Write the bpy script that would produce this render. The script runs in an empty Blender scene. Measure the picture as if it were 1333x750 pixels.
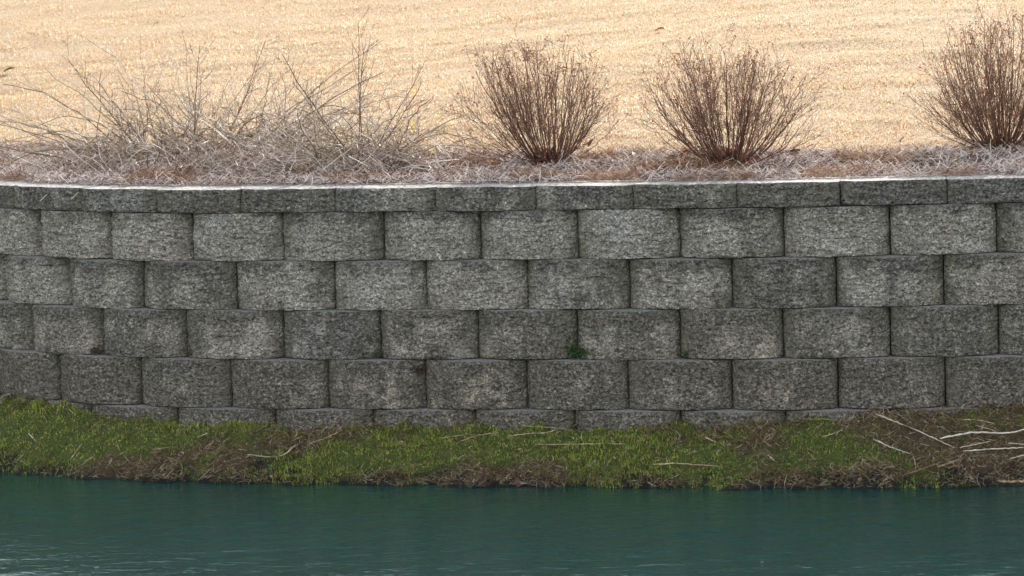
import bpy, math, random
import numpy as np
from mathutils import Matrix, Vector
random.seed(7); rng = np.random.default_rng(11)
R = math.radians
sc = bpy.context.scene
COL = sc.collection

# ------------------------------------------------------------------ camera
CX, CD, CH, PITCH, ROLL, FPX = 0.05463, 16.05542, 1.07238, 0.09302, 0.02944, 5098.65
cam = bpy.data.cameras.new('camera'); cam.sensor_width = 36; cam.lens = FPX/1333*36
cam.clip_end = 2000
co = bpy.data.objects.new('camera', cam); COL.objects.link(co); sc.camera = co
CAMM = Matrix.Translation((CX, -CD, CH)) @ Matrix.Rotation(math.pi/2-PITCH, 4, 'X') @ Matrix.Rotation(-ROLL, 4, 'Z')
co.matrix_world = CAMM
cam.dof.use_dof = True; cam.dof.focus_distance = 16.0; cam.dof.aperture_fstop = 9

# ------------------------------------------------------------------ light
SUN_E, SUN_A, SUN_S, SKY_S = R(21.5), R(14), 4.6, 0.15
w = bpy.data.worlds.new('World'); sc.world = w; w.use_nodes = True
nt = w.node_tree; nt.nodes.clear()
sky = nt.nodes.new('ShaderNodeTexSky'); sky.sky_type = 'NISHITA'; sky.sun_disc = False
sky.sun_elevation = SUN_E; sky.sun_rotation = SUN_A; sky.dust_density = .3
bg = nt.nodes.new('ShaderNodeBackground'); bg.inputs[1].default_value = SKY_S
wo = nt.nodes.new('ShaderNodeOutputWorld')
hs = nt.nodes.new('ShaderNodeHueSaturation'); hs.inputs['Saturation'].default_value = .24; nt.links.new(sky.outputs[0], hs.inputs['Color'])
nt.links.new(hs.outputs[0], bg.inputs[0]); nt.links.new(bg.outputs[0], wo.inputs[0])
sl = bpy.data.lights.new('sun', 'SUN'); sl.energy = SUN_S; sl.angle = R(0.5); sl.color = (1, .945, .86)
so = bpy.data.objects.new('sun', sl); COL.objects.link(so)
sd = Vector((math.cos(SUN_E)*math.sin(SUN_A), math.cos(SUN_E)*math.cos(SUN_A), math.sin(SUN_E)))
so.rotation_euler = sd.to_track_quat('Z', 'Y').to_euler()
sc.view_settings.view_transform = 'Standard'; sc.view_settings.look = 'None'
sc.view_settings.gamma = 1; sc.view_settings.exposure = 1.42

# ------------------------------------------------------------------ numpy noise
def _h(ix, iy, iz, s):
    n = (ix.astype(np.int64)*374761393 + iy.astype(np.int64)*668265263 + iz.astype(np.int64)*2147483647 + s*1274126177) & 0xffffffff
    n = ((n ^ (n >> 13))*1274126177) & 0xffffffff
    n = (n ^ (n >> 16)) & 0xffffff
    return n/float(0xffffff)
def vn(x, y, z, s=0):
    x, y, z = np.broadcast_arrays(np.asarray(x, float), np.asarray(y, float), np.asarray(z, float))
    ix, iy, iz = np.floor(x), np.floor(y), np.floor(z)
    fx, fy, fz = x-ix, y-iy, z-iz
    fx, fy, fz = (f*f*(3-2*f) for f in (fx, fy, fz))
    r = 0
    for a in (0, 1):
        for b in (0, 1):
            for c in (0, 1):
                r = r + (fx if a else 1-fx)*(fy if b else 1-fy)*(fz if c else 1-fz)*_h(ix+a, iy+b, iz+c, s)
    return r*2-1
def fbm(x, y, z, s=0, o=4, g=.5):
    r, a = 0, 1
    for i in range(o):
        r = r+a*vn(x*2**i, y*2**i, z*2**i, s+i*17); a *= g
    return r
def sst(a, b, x):
    t = np.clip((x-a)/(b-a), 0, 1); return t*t*(3-2*t)

# ------------------------------------------------------------------ the wall's plan curve
KN = np.array([-14, -5.2, -3, -2.25, -1.5, -.75, 0, .75, 1.5, 2.25, 3, 14])
TH = np.array([-.1, -.2, -1.19852, -.82419, -.44447, -.25365, -.27102, -.24924, -.13068, .00069, .13207, .1])
CS = np.linspace(-12, 12, 1201); CT = np.interp(CS, KN, TH); _ds = CS[1]-CS[0]
CXs = np.concatenate([[0], np.cumsum(np.cos((CT[1:]+CT[:-1])/2)*_ds)]); CYs = np.concatenate([[0], np.cumsum(np.sin((CT[1:]+CT[:-1])/2)*_ds)])
CXs -= CXs[600]; CYs -= CYs[600]
def C(s, o=0):                      # point on the curve, o metres outward (towards the water)
    x, y, t = np.interp(s, CS, CXs), np.interp(s, CS, CYs), np.interp(s, CS, CT)
    return x+np.sin(t)*o, y-np.cos(t)*o
_k = slice(0, None, 5)
_cx, _cy, _ct, _cs = CXs[_k], CYs[_k], CT[_k], CS[_k]
def sdist(x, y):                    # distance behind the wall face (negative = in front), and s
    x, y = np.asarray(x, float).ravel(), np.asarray(y, float).ravel()
    D, S = np.empty_like(x), np.empty_like(x)
    for i in range(0, len(x), 20000):
        a, b = x[i:i+20000, None], y[i:i+20000, None]
        j = np.argmin((a-_cx)**2+(b-_cy)**2, axis=1)
        nx, ny = np.sin(_ct[j]), -np.cos(_ct[j])
        dx, dy = a[:, 0]-_cx[j], b[:, 0]-_cy[j]
        d = np.sqrt(dx*dx+dy*dy); pr = -(dx*nx+dy*ny)
        D[i:i+20000] = np.where(d < .5, pr, np.sign(pr)*d); S[i:i+20000] = _cs[j]+dx*np.cos(_ct[j])+dy*np.sin(_ct[j])
    return D, S
WATER = -1.165
def bank_top(s):                    # height of the soil against the wall
    return np.interp(s, [-4, -2.6, -2.1, -1.7, -1.0, 0, 1.0, 1.5, 1.9, 2.6], [-.88, -.895, -.925, -.965, -.985, -.99, -.975, -.955, -.925, -.91])
def terrain(x, y, rough=True):
    x, y = np.asarray(x, float), np.asarray(y, float)
    sh = x.shape; xr, yr = x.ravel(), y.ravel()
    d, s = sdist(xr, yr)
    L = 45.
    db = np.clip(d-.26, 0, None)
    zb = -.035+.13*L*(1-np.exp(-db/L))
    if rough:
        m = sst(.25, .5, d)*(1-sst(.85, 1.2, d))
        zb = zb+m*(.022*fbm(xr*5, yr*5, 0, 3, 3))
        hump = .035*np.exp(-((s+1.0)/1.2)**2)*sst(.3, .6, d)*(1-sst(.7, 1.2, d)); zb = zb+hump
        zb = zb+sst(.9, 1.6, d)*(.006*fbm(xr*.9+3, yr*2.2, 0, 5, 3)+.006*fbm(xr*4, yr*6, 0, 6, 2))
    e = np.clip(-d-.15, 0, None)
    wd = .40+.06*np.clip(s, -2, 2)*.3
    bt = bank_top(s)
    zf = bt+(WATER-bt)*(np.clip(e/wd, 0, None)**1.25)
    if rough: zf = zf+.020*fbm(xr*7, yr*7, 0, 8, 3)+.012*fbm(xr*25, yr*25, 0, 9, 2)
    zf = np.maximum(zf, -2.2)
    return np.where(d > 0, zb, zf).reshape(sh), d.reshape(sh), s.reshape(sh)

def ray(px, py):
    v = Vector(((px-666.5)/FPX, (375-py)/FPX, -1)); v = (CAMM.to_3x3() @ v).normalized()
    return np.array(CAMM.translation), np.array(v)
def at(px, py, up=0.0):             # the point of the terrain seen at a place of the photo
    o, v = ray(px, py)
    t = np.linspace(13.5, 40, 2600); P = o+v*t[:, None]
    z, d, _ = terrain(P[:, 0], P[:, 1])
    if py > 400: ok = np.where((P[:, 2] < z) | (P[:, 2] < WATER))[0]
    else: ok = np.where((P[:, 2] < z) & (d > .2))[0]
    p = P[ok[0]]; z2 = terrain(p[:1], p[1:2])[0][0]
    return np.array([p[0], p[1], max(z2, WATER)+up])

# ------------------------------------------------------------------ mesh helpers
def build(name, V, F, mat, parent=None, loc=None, tint=None, smooth=False, uvr=None):
    V = np.asarray(V, np.float32); me = bpy.data.meshes.new(name)
    if loc is None: loc = (0, 0, 0)
    F = [np.asarray(f, np.int32) for f in (F if isinstance(F, list) else [F]) if len(f)]
    lt = np.concatenate([np.full(len(f), f.shape[1], np.int32) for f in F]); li = np.concatenate([f.ravel() for f in F])
    me.vertices.add(len(V)); me.vertices.foreach_set('co', (V-np.asarray(loc, np.float32)).ravel())
    me.loops.add(len(li)); me.loops.foreach_set('vertex_index', li)
    me.polygons.add(len(lt)); me.polygons.foreach_set('loop_start', np.concatenate([[0], np.cumsum(lt)[:-1]]).astype(np.int32))
    me.polygons.foreach_set('use_smooth', np.full(len(lt), smooth))
    if tint is not None:
        a = me.attributes.new('tint', 'FLOAT_COLOR', 'POINT'); a.data.foreach_set('color', np.concatenate([tint, np.ones((len(V), 1))], 1).astype(np.float32).ravel())
    if uvr is not None:
        a = me.attributes.new('face_pos', 'FLOAT_COLOR', 'POINT'); a.data.foreach_set('color', np.concatenate([uvr, np.ones((len(V), 1))], 1).astype(np.float32).ravel())
    me.update(calc_edges=True); me.validate()
    me.materials.append(mat)
    o = bpy.data.objects.new(name, me); COL.objects.link(o)
    if parent is not None:
        o.parent = parent; o.location = Vector(loc)-parent.location
    else: o.location = loc
    return o
def tag(o, label=None, cat=None, group=None, kind=None):
    if label: o['label'] = label
    if cat: o['category'] = cat
    if group: o['group'] = group
    if kind: o['kind'] = kind
    return o
def empty(name, loc, label, cat, group=None):
    o = bpy.data.objects.new(name, None); COL.objects.link(o); o.location = loc; o.empty_display_size = .1
    return tag(o, label, cat, group)
def tubes(P, W, sides=3, tint=None, flat=1.0):
    """P (N,K,3) centre lines, W (N,K) radii -> verts, quads, tint"""
    N, K, _ = P.shape
    T = np.gradient(P, axis=1); T /= np.linalg.norm(T, axis=2, keepdims=True)+1e-9
    up = np.where(np.abs(T[..., 2:3]) > .9, np.array([1., 0, 0]), np.array([0, 0, 1.]))
    A = np.cross(T, up); A /= np.linalg.norm(A, axis=2, keepdims=True)+1e-9; B = np.cross(A, T)
    an = np.arange(sides)*2*np.pi/sides
    V = P[:, :, None]+W[:, :, None, None]*(A[:, :, None]*np.cos(an)[:, None]+B[:, :, None]*np.sin(an)[:, None]*flat)
    idx = np.arange(N*K*sides).reshape(N, K, sides); nx = np.roll(idx, -1, 2)
    F = np.stack([idx[:, :-1], nx[:, :-1], nx[:, 1:], idx[:, 1:]], -1).reshape(-1, 4)
    t = None if tint is None else np.repeat(tint, K*sides, 0)
    return V.reshape(-1, 3), F, t
def merge(parts):
    Vs, Fs, Ts, n = [], {}, [], 0
    for V, F, T in parts:
        if len(V) == 0: continue
        Vs.append(V); Fs.setdefault(F.shape[1], []).append(F+n); Ts.append(T); n += len(V)
    return np.concatenate(Vs), [np.concatenate(f) for f in Fs.values()], (None if Ts[0] is None else np.concatenate(Ts))
def leaves(P, size, tint, dirv=None, aspect=.45, seed=0):
    """small leaf blades (folded along the midrib, 6 verts) at P"""
    r = np.random.default_rng(seed); N = len(P)
    d = r.normal(size=(N, 3)) if dirv is None else dirv+r.normal(size=(N, 3))*.35
    d /= np.linalg.norm(d, axis=1, keepdims=True)
    q = np.cross(d, r.normal(size=(N, 3))); q /= np.linalg.norm(q, axis=1, keepdims=True); n = np.cross(d, q)
    s = size*r.uniform(.6, 1.3, N); s = s[:, None]
    pts = [P, P+d*s*.4+q*s*aspect*.5+n*s*.12, P+d*s*.5, P+d*s*.4-q*s*aspect*.5+n*s*.12, P+d*s+n*s*r.uniform(-.2, .3, (N, 1))]
    V = np.stack(pts, 1).reshape(-1, 3); b = (np.arange(N)*5)[:, None]
    F = np.concatenate([b+np.array([[0, 1, 2]]), b+np.array([[0, 2, 3]]), b+np.array([[1, 4, 2]]), b+np.array([[2, 4, 3]])])
    return V, F, np.repeat(tint, 5, 0)

# ------------------------------------------------------------------ materials
class M:
    def __init__(s, name):
        s.m = bpy.data.materials.new(name); s.m.use_nodes = True; s.t = s.m.node_tree; s.b = s.t.nodes['Principled BSDF']
    def n(s, ty, **kw):
        nd = s.t.nodes.new('ShaderNode'+ty)
        for k, v in kw.items():
            if k.startswith('i_'): nd.inputs[int(k[2:]) if k[2:].isdigit() else k[2:]].default_value = v
            else: setattr(nd, k, v)
        return nd
    def l(s, a, b): s.t.links.new(a, b)
    def noise(s, vec, scale, det=4, rough=.55, dist=0):
        nd = s.n('TexNoise'); nd.inputs['Scale'].default_value = scale; nd.inputs['Detail'].default_value = det
        nd.inputs['Roughness'].default_value = rough; nd.inputs['Distortion'].default_value = dist
        if vec is not None: s.l(vec, nd.inputs['Vector'])
        return nd.outputs[0]
    def ramp(s, fac, stops):
        nd = s.n('ValToRGB'); cr = nd.color_ramp
        while len(cr.elements) < len(stops): cr.elements.new(.5)
        for e, (p, c) in zip(cr.elements, stops): e.position = p; e.color = (*(c if len(c) == 3 else c[:3]), 1) if not isinstance(c, float) else (c, c, c, 1)
        s.l(fac, nd.inputs[0]); return nd.outputs[0]
    def mix(s, f, a, b, mode='MIX'):
        nd = s.n('Mix', data_type='RGBA', blend_type=mode)
        for k, v in ((0, f), (6, a), (7, b)):
            if isinstance(v, (int, float)): nd.inputs[k].default_value = v if k == 0 else (v, v, v, 1)
            elif isinstance(v, tuple): nd.inputs[k].default_value = (*v, 1)
            else: s.l(v, nd.inputs[k])
        return nd.outputs[2]
    def math(s, op, a, b=0.0):
        nd = s.n('Math', operation=op)
        for k, v in ((0, a), (1, b)):
            if isinstance(v, (int, float)): nd.inputs[k].default_value = v
            else: s.l(v, nd.inputs[k])
        return nd.outputs[0]
    def pos(s, sc3=(1, 1, 1)):
        g = s.n('NewGeometry'); mp = s.n('Mapping'); mp.inputs['Scale'].default_value = sc3; s.l(g.outputs['Position'], mp.inputs[0]); return mp.outputs[0]
    def bump(s, h, dist, st=1.0, base=None):
        nd = s.n('Bump'); nd.inputs['Strength'].default_value = st; nd.inputs['Distance'].default_value = dist; s.l(h, nd.inputs['Height'])
        if base is not None: s.l(base, nd.inputs['Normal'])
        return nd.outputs[0]
G = lambda v: (v, v, v)

def concrete(name, cap=False):
    m = M(name); p = m.pos(); oi = m.n('ObjectInfo'); sep = m.n('SeparateColor'); m.l(oi.outputs['Color'], sep.inputs[0])
    obj_dark, warm, rnd = sep.outputs[0], sep.outputs[1], oi.outputs['Random']
    off = m.n('Mapping'); m.l(p, off.inputs[0]); cmb = m.n('CombineXYZ'); m.l(m.math('MULTIPLY', rnd, 7.0), cmb.inputs[0]); m.l(m.math('MULTIPLY', rnd, 3.0), cmb.inputs[2]); m.l(cmb.outputs[0], off.inputs[1])
    v = off.outputs[0]
    cool = m.mix(warm, (.45, .432, .405), (.465, .405, .32))
    n1 = m.noise(v, 9, 3, .6)
    base = m.mix(m.ramp(n1, [(.35, 0.), (.7, 1.)]), cool, (.285, .26, .215))
    # aggregate grains
    vo = m.n('TexVoronoi'); vo.inputs['Scale'].default_value = 190; m.l(v, vo.inputs['Vector'])
    gs = m.n('SeparateColor'); m.l(vo.outputs['Color'], gs.inputs[0])
    base = m.mix(1.0, base, m.ramp(gs.outputs[0], [(0, G(.42)), (.4, G(.92)), (.8, G(1.08)), (1, G(1.75))]), 'MULTIPLY')
    base = m.mix(1.0, base, m.ramp(m.noise(v, 85, 3, .7), [(.34, G(.55)), (.5, G(1.0)), (.66, G(1.35))]), 'MULTIPLY')
    # warm/greenish grains
    base = m.mix(m.ramp(gs.outputs[1], [(.8, 0.), (.95, .45)]), base, (.30, .23, .15))
    # dark lichen patches; course and face position shift how much is dark
    big = m.noise(v, 5.5, 6, .72, .5); st = m.noise(m.pos((9, 9, 2.2)), 1.6, 4, .6, .3)
    k = m.math('ADD', m.math('MULTIPLY', big, .62), m.math('MULTIPLY', st, .38))
    k = m.math('ADD', k, m.math('MULTIPLY', m.math('SUBTRACT', obj_dark, .5), .34))
    fa = m.n('Attribute'); fa.attribute_name = 'face_pos'; fp = m.n('SeparateColor'); m.l(fa.outputs['Color'], fp.inputs[0])
    k = m.math('ADD', k, m.math('MULTIPLY', fp.outputs[0], .20))  # darker towards the top and side edges of each face
    kf = m.ramp(k, [(.485, 0.), (.61, .88)])
    kf = m.math('MULTIPLY', kf, m.ramp(m.noise(v, 75, 3, .7), [(.32, .30), (.62, 1.)]))
    base = m.mix(kf, base, (.050, .048, .046))
    ef = m.ramp(m.noise(m.pos((13, 13, 5)), 1.0, 5, .7, .8), [(.60, 0.), (.72, .55)])
    base = m.mix(ef, base, (.50, .49, .46))
    # greenish algae film on the outer thirds of the face
    al = m.math('MULTIPLY', fp.outputs[1], m.ramp(m.noise(v, 14, 4, .6), [(.38, 0.), (.62, .75)]))
    base = m.mix(al, base, (.18, .17, .12))
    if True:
        # coping top smooth and pale; block ledges pale too, sky light painted in
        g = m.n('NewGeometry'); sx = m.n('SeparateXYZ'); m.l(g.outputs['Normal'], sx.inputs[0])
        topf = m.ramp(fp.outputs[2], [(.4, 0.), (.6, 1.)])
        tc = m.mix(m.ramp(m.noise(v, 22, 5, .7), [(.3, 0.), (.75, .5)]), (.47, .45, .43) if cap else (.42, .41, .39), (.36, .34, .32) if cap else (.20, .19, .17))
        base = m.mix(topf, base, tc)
    m.l(base, m.b.inputs['Base Color']); m.b.inputs['Roughness'].default_value = .93; m.b.inputs['Specular IOR Level'].default_value = .25
    h = m.math('ADD', m.math('MULTIPLY', vo.outputs['Distance'], .8), m.math('MULTIPLY', m.noise(v, 95, 4, .7), 1.2))
    b1 = m.bump(h, .008, .9)
    # flakes left where the face was split
    v2 = m.n('TexVoronoi', feature='SMOOTH_F1'); v2.inputs['Scale'].default_value = 62; v2.inputs['Smoothness'].default_value = .25
    mp = m.n('Mapping'); mp.inputs['Scale'].default_value = (.85, .85, 1.35); m.l(v, mp.inputs[0])
    nz = m.n('TexNoise'); nz.inputs['Scale'].default_value = 30; m.l(v, nz.inputs['Vector'])
    va = m.n('VectorMath', operation='MULTIPLY_ADD'); va.inputs[1].default_value = (.03, .03, .03); m.l(nz.outputs[1], va.inputs[0]); m.l(mp.outputs[0], va.inputs[2]); m.l(va.outputs[0], v2.inputs['Vector'])
    m.l(m.bump(v2.outputs['Distance'], .022, .7, b1), m.b.inputs['Normal']); return m.m
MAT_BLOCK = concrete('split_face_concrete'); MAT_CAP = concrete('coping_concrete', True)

def tinted(name, rough=.8, spec=.3, trans=0.0, sub=None):
    m = M(name); a = m.n('Attribute'); a.attribute_name = 'tint'; c = a.outputs['Color']
    c = m.mix(1.0, c, m.ramp(m.noise(m.pos(), 160, 2), [(.3, G(.8)), (.7, G(1.15))]), 'MULTIPLY')
    m.l(c, m.b.inputs['Base Color']); m.b.inputs['Roughness'].default_value = rough; m.b.inputs['Specular IOR Level'].default_value = spec
    if trans:
        tr = m.n('BsdfTranslucent'); m.l(c, tr.inputs[0]); mx = m.n('MixShader'); mx.inputs[0].default_value = trans
        m.l(m.b.outputs[0], mx.inputs[1]); m.l(tr.outputs[0], mx.inputs[2]); m.l(mx.outputs[0], m.t.nodes['Material Output'].inputs[0])
    return m.m
MAT_STRAW = tinted('dry_straw', .85, .12, .12); MAT_BLADE = tinted('grass_blade', .55, .35, .3); MAT_TWIG = tinted('twig_bark', .7, .3)
MAT_LEAF = tinted('dry_leaf', .6, .3, .35); MAT_DGRASS = tinted('dormant_grass_blade', .6, .3, .35)

def lawn_mat():
    m = M('dormant_lawn_ground'); p = m.pos()
    c = m.ramp(m.noise(m.pos((1, 2.4, 1)), 1.3, 5, .6), [(.3, (.40, .27, .15)), (.5, (.48, .345, .20)), (.7, (.53, .40, .26))])
    c = m.mix(1.0, c, m.ramp(m.noise(p, 90, 4, .8), [(.3, G(.45)), (.5, G(.95)), (.7, G(1.3))]), 'MULTIPLY')
    m.l(c, m.b.inputs['Base Color']); m.b.inputs['Roughness'].default_value = .9; m.b.inputs['Specular IOR Level'].default_value = .1
    m.l(m.bump(m.noise(p, 70, 4, .8), .02, 1), m.b.inputs['Normal']); return m.m
def soil_mat(name, stops, sc=30):
    m = M(name); p = m.pos()
    c = m.ramp(m.noise(p, sc, 6, .75), stops)
    m.l(c, m.b.inputs['Base Color']); m.b.inputs['Roughness'].default_value = .85; m.b.inputs['Specular IOR Level'].default_value = .3
    m.l(m.bump(m.noise(p, sc*2.5, 5, .8), .015, 1), m.b.inputs['Normal']); return m.m
MAT_LAWN = lawn_mat()
MAT_MULCH = soil_mat('mulch_soil', [(.3, (.07, .045, .035)), (.5, (.22, .16, .12)), (.7, (.42, .34, .29))], 40)
MAT_ADDED_SOIL = soil_mat('added_soil', [(.3, (.012, .011, .010)), (.5, (.045, .035, .024)), (.75, (.10, .075, .05))], 30)
def bank_mat():
    m = M('damp_mossy_soil'); p = m.pos(); a = m.n('Attribute'); a.attribute_name = 'tint'
    c = m.mix(1.0, a.outputs['Color'], m.ramp(m.noise(p, 70, 5, .8), [(.3, G(.35)), (.5, G(.95)), (.7, G(1.6))]), 'MULTIPLY')
    m.l(c, m.b.inputs['Base Color']); m.b.inputs['Roughness'].default_value = .8; m.b.inputs['Specular IOR Level'].default_value = .25
    m.l(m.bump(m.noise(p, 90, 5, .8), .015, 1), m.b.inputs['Normal']); return m.m
MAT_BANK = bank_mat()

def water_mat():
    m = M('teal_pond_water'); b = m.b
    n = m.noise(m.pos((1, .5, 1)), 1.1, 3, .5)
    c = m.mix(n, (.0001, .044, .039), (.0003, .078, .068))
    m.l(c, b.inputs['Base Color']); b.inputs['Roughness'].default_value = .06; b.inputs['IOR'].default_value = 1.333
    b.inputs['Subsurface Weight'].default_value = 1.0; b.inputs['Subsurface Radius'].default_value = (.3, .6, .6); b.inputs['Subsurface Scale'].default_value = .8
    h = m.math('ADD', m.noise(m.pos((1, 1.6, 1)), 14, 3, .55, .6), m.math('MULTIPLY', m.noise(m.pos((1, 1.5, 1)), 45, 2, .5), .25))
    m.l(m.bump(h, .007, .6), b.inputs['Normal']); return m.m
MAT_WATER = water_mat()

# ------------------------------------------------------------------ ground sheets
def axis(lo, hi, step, far, grow=1.25):
    a = list(np.arange(lo, hi+1e-6, step)); d = step
    x = hi
    while x < far: d *= grow; x += d; a.append(x)
    d = step; x = lo; pre = []
    while x > -far: d *= grow; x -= d; pre.append(x)
    return np.array(pre[::-1]+a)
def greenness(x, y, e, s):          # where living grass grows on the bank
    return 1.05*fbm(x*2.4, y*4, 0, 61, 4)+.06-.30*sst(.9, 2.1, s)+.18*np.exp(-((s+1.6)/.9)**2)+.30*fbm(x*14, y*20, 0, 14, 2)-.10-(.5+.4*vn(s*3, 0, 0, 19))*sst(.40, .56, e)+.28*np.exp(-((s-.15)/.55)**2)
def gridmesh(name, xs, ys, keep, mat, zadd=0, kind='structure'):
    X, Y = np.meshgrid(xs, ys); Z, D, S = terrain(X, Y)
    idx = np.arange(X.size).reshape(X.shape)
    F = np.stack([idx[:-1, :-1], idx[:-1, 1:], idx[1:, 1:], idx[1:, :-1]], -1).reshape(-1, 4)
    k = keep(D.ravel()[F].mean(1), D.ravel()[F]); F = F[k]
    u, inv = np.unique(F, return_inverse=True); V = np.stack([X.ravel(), Y.ravel(), Z.ravel()+zadd], 1)[u]
    tn = None
    if name == 'bank':
        g = greenness(V[:, 0], V[:, 1], -D.ravel()[u], S.ravel()[u])[:, None]; f = sst(-.35, .35, g+.2*fbm(V[:, 0]*40, V[:, 1]*40, 0, 5, 2)[:, None])
        wet = sst(WATER+.055, WATER+.02, V[:, 2]+.035*fbm(V[:, 0]*8, V[:, 1]*8, 0, 12, 2))[:, None]
        tn = (np.array([.11, .078, .05])*(1-f)+np.array([.085, .11, .028])*f)*(1-wet)+np.array([.022, .021, .021])*wet
    return tag(build(name, V, inv.reshape(-1, 4), mat, smooth=True, tint=tn), kind=kind)
xs = axis(-3.4, 3.4, .03, 500); 
ys_f = axis(-1.6, 2.4, .03, 500); ys_b = axis(-.8, 6, .04, 500)
gridmesh('bank', xs, ys_f, lambda d, dd: d < -.04, MAT_BANK)
gridmesh('planting_bed', axis(-3.6, 3.6, .03, 14), axis(-.8, 3.2, .03, 12), lambda d, dd: (d > .10) & (d < 1.06), MAT_MULCH)
gridmesh('lawn_ground', axis(-3.6, 3.6, .04, 500), ys_b, lambda d, dd: d > .98, MAT_LAWN)

# water
wx = axis(-3.3, 3.3, .022, 500, 1.3); wy = axis(-3.7, 1.2, .022, 500, 1.3)
X, Y = np.meshgrid(wx, wy)
fade = np.exp(-np.clip(np.abs(X)-3.3, 0, None)/2)*np.exp(-np.clip(np.abs(Y+1.2)-2.5, 0, None)/2)
Z = np.zeros_like(X); rw = np.random.default_rng(4)
for i in range(26):
    a = math.pi/2+.35+rw.normal()*.45; lam = .07*2**(rw.uniform(0, 2.4)); kx, ky = math.cos(a)*2*math.pi/lam, math.sin(a)*2*math.pi/lam
    wv = .5+.5*vn(X*1.3, Y*1.3, i*3.1, 60+i)
    Z += .0026*lam*wv*np.sin(kx*X+ky*Y+rw.uniform(0, 6.28)+.8*vn(X*2, Y*2, i, 90))
Z = Z*fade
idx = np.arange(X.size).reshape(X.shape)
F = np.stack([idx[:-1, :-1], idx[:-1, 1:], idx[1:, 1:], idx[1:, :-1]], -1).reshape(-1, 4)
D, _ = sdist(X, Y); F = F[D[F].mean(1) < -.1]
u, inv = np.unique(F, return_inverse=True)
tag(build('water', np.stack([X.ravel(), Y.ravel(), Z.ravel()+WATER], 1)[u], inv.reshape(-1, 4), MAT_WATER, smooth=True), kind='structure')

# ------------------------------------------------------------------ the retaining wall
BT, CB = .02781, .020
JO = {0: [-2.333, -1.893, -1.499, -1.104, -.688, -.253, .173, .582, 1.009, 1.424, 1.852],
      1: [-2.195, -1.767, -1.354, -.937, -.496, -.079, .335, .762, 1.191, 1.621, 2.05],
      2: [-2.428, -1.995, -1.589, -1.142, -.706, -.309, .122, .553, .977, 1.401, 1.833],
      3: [-2.209, -1.788, -1.371, -.933, -.506, -.086, .334, .765, 1.185, 1.615, 2.047],
      4: [-2.45, -2.017, -1.583, -1.161, -.731, -.309, .123, .55, .978, 1.402, 1.829],
      5: [-2.24, -1.82, -1.398, -.957, -.533, -.093, .326, .767, 1.193, 1.611, 2.04]}
ROW_DARK = {0: .92, 1: .22, 2: .46, 3: .74, 4: .92, 5: .85}  # how dark each course is made, the coping and lower ones most
WARM = {0: .25, 1: .15, 2: .25, 3: .55, 4: .75, 5: .7}
wall = empty('retaining_wall', (0, 0, -1.1176), 'weathered grey split-face concrete block retaining wall with flat coping, curving away at the left end', 'retaining wall')
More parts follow.
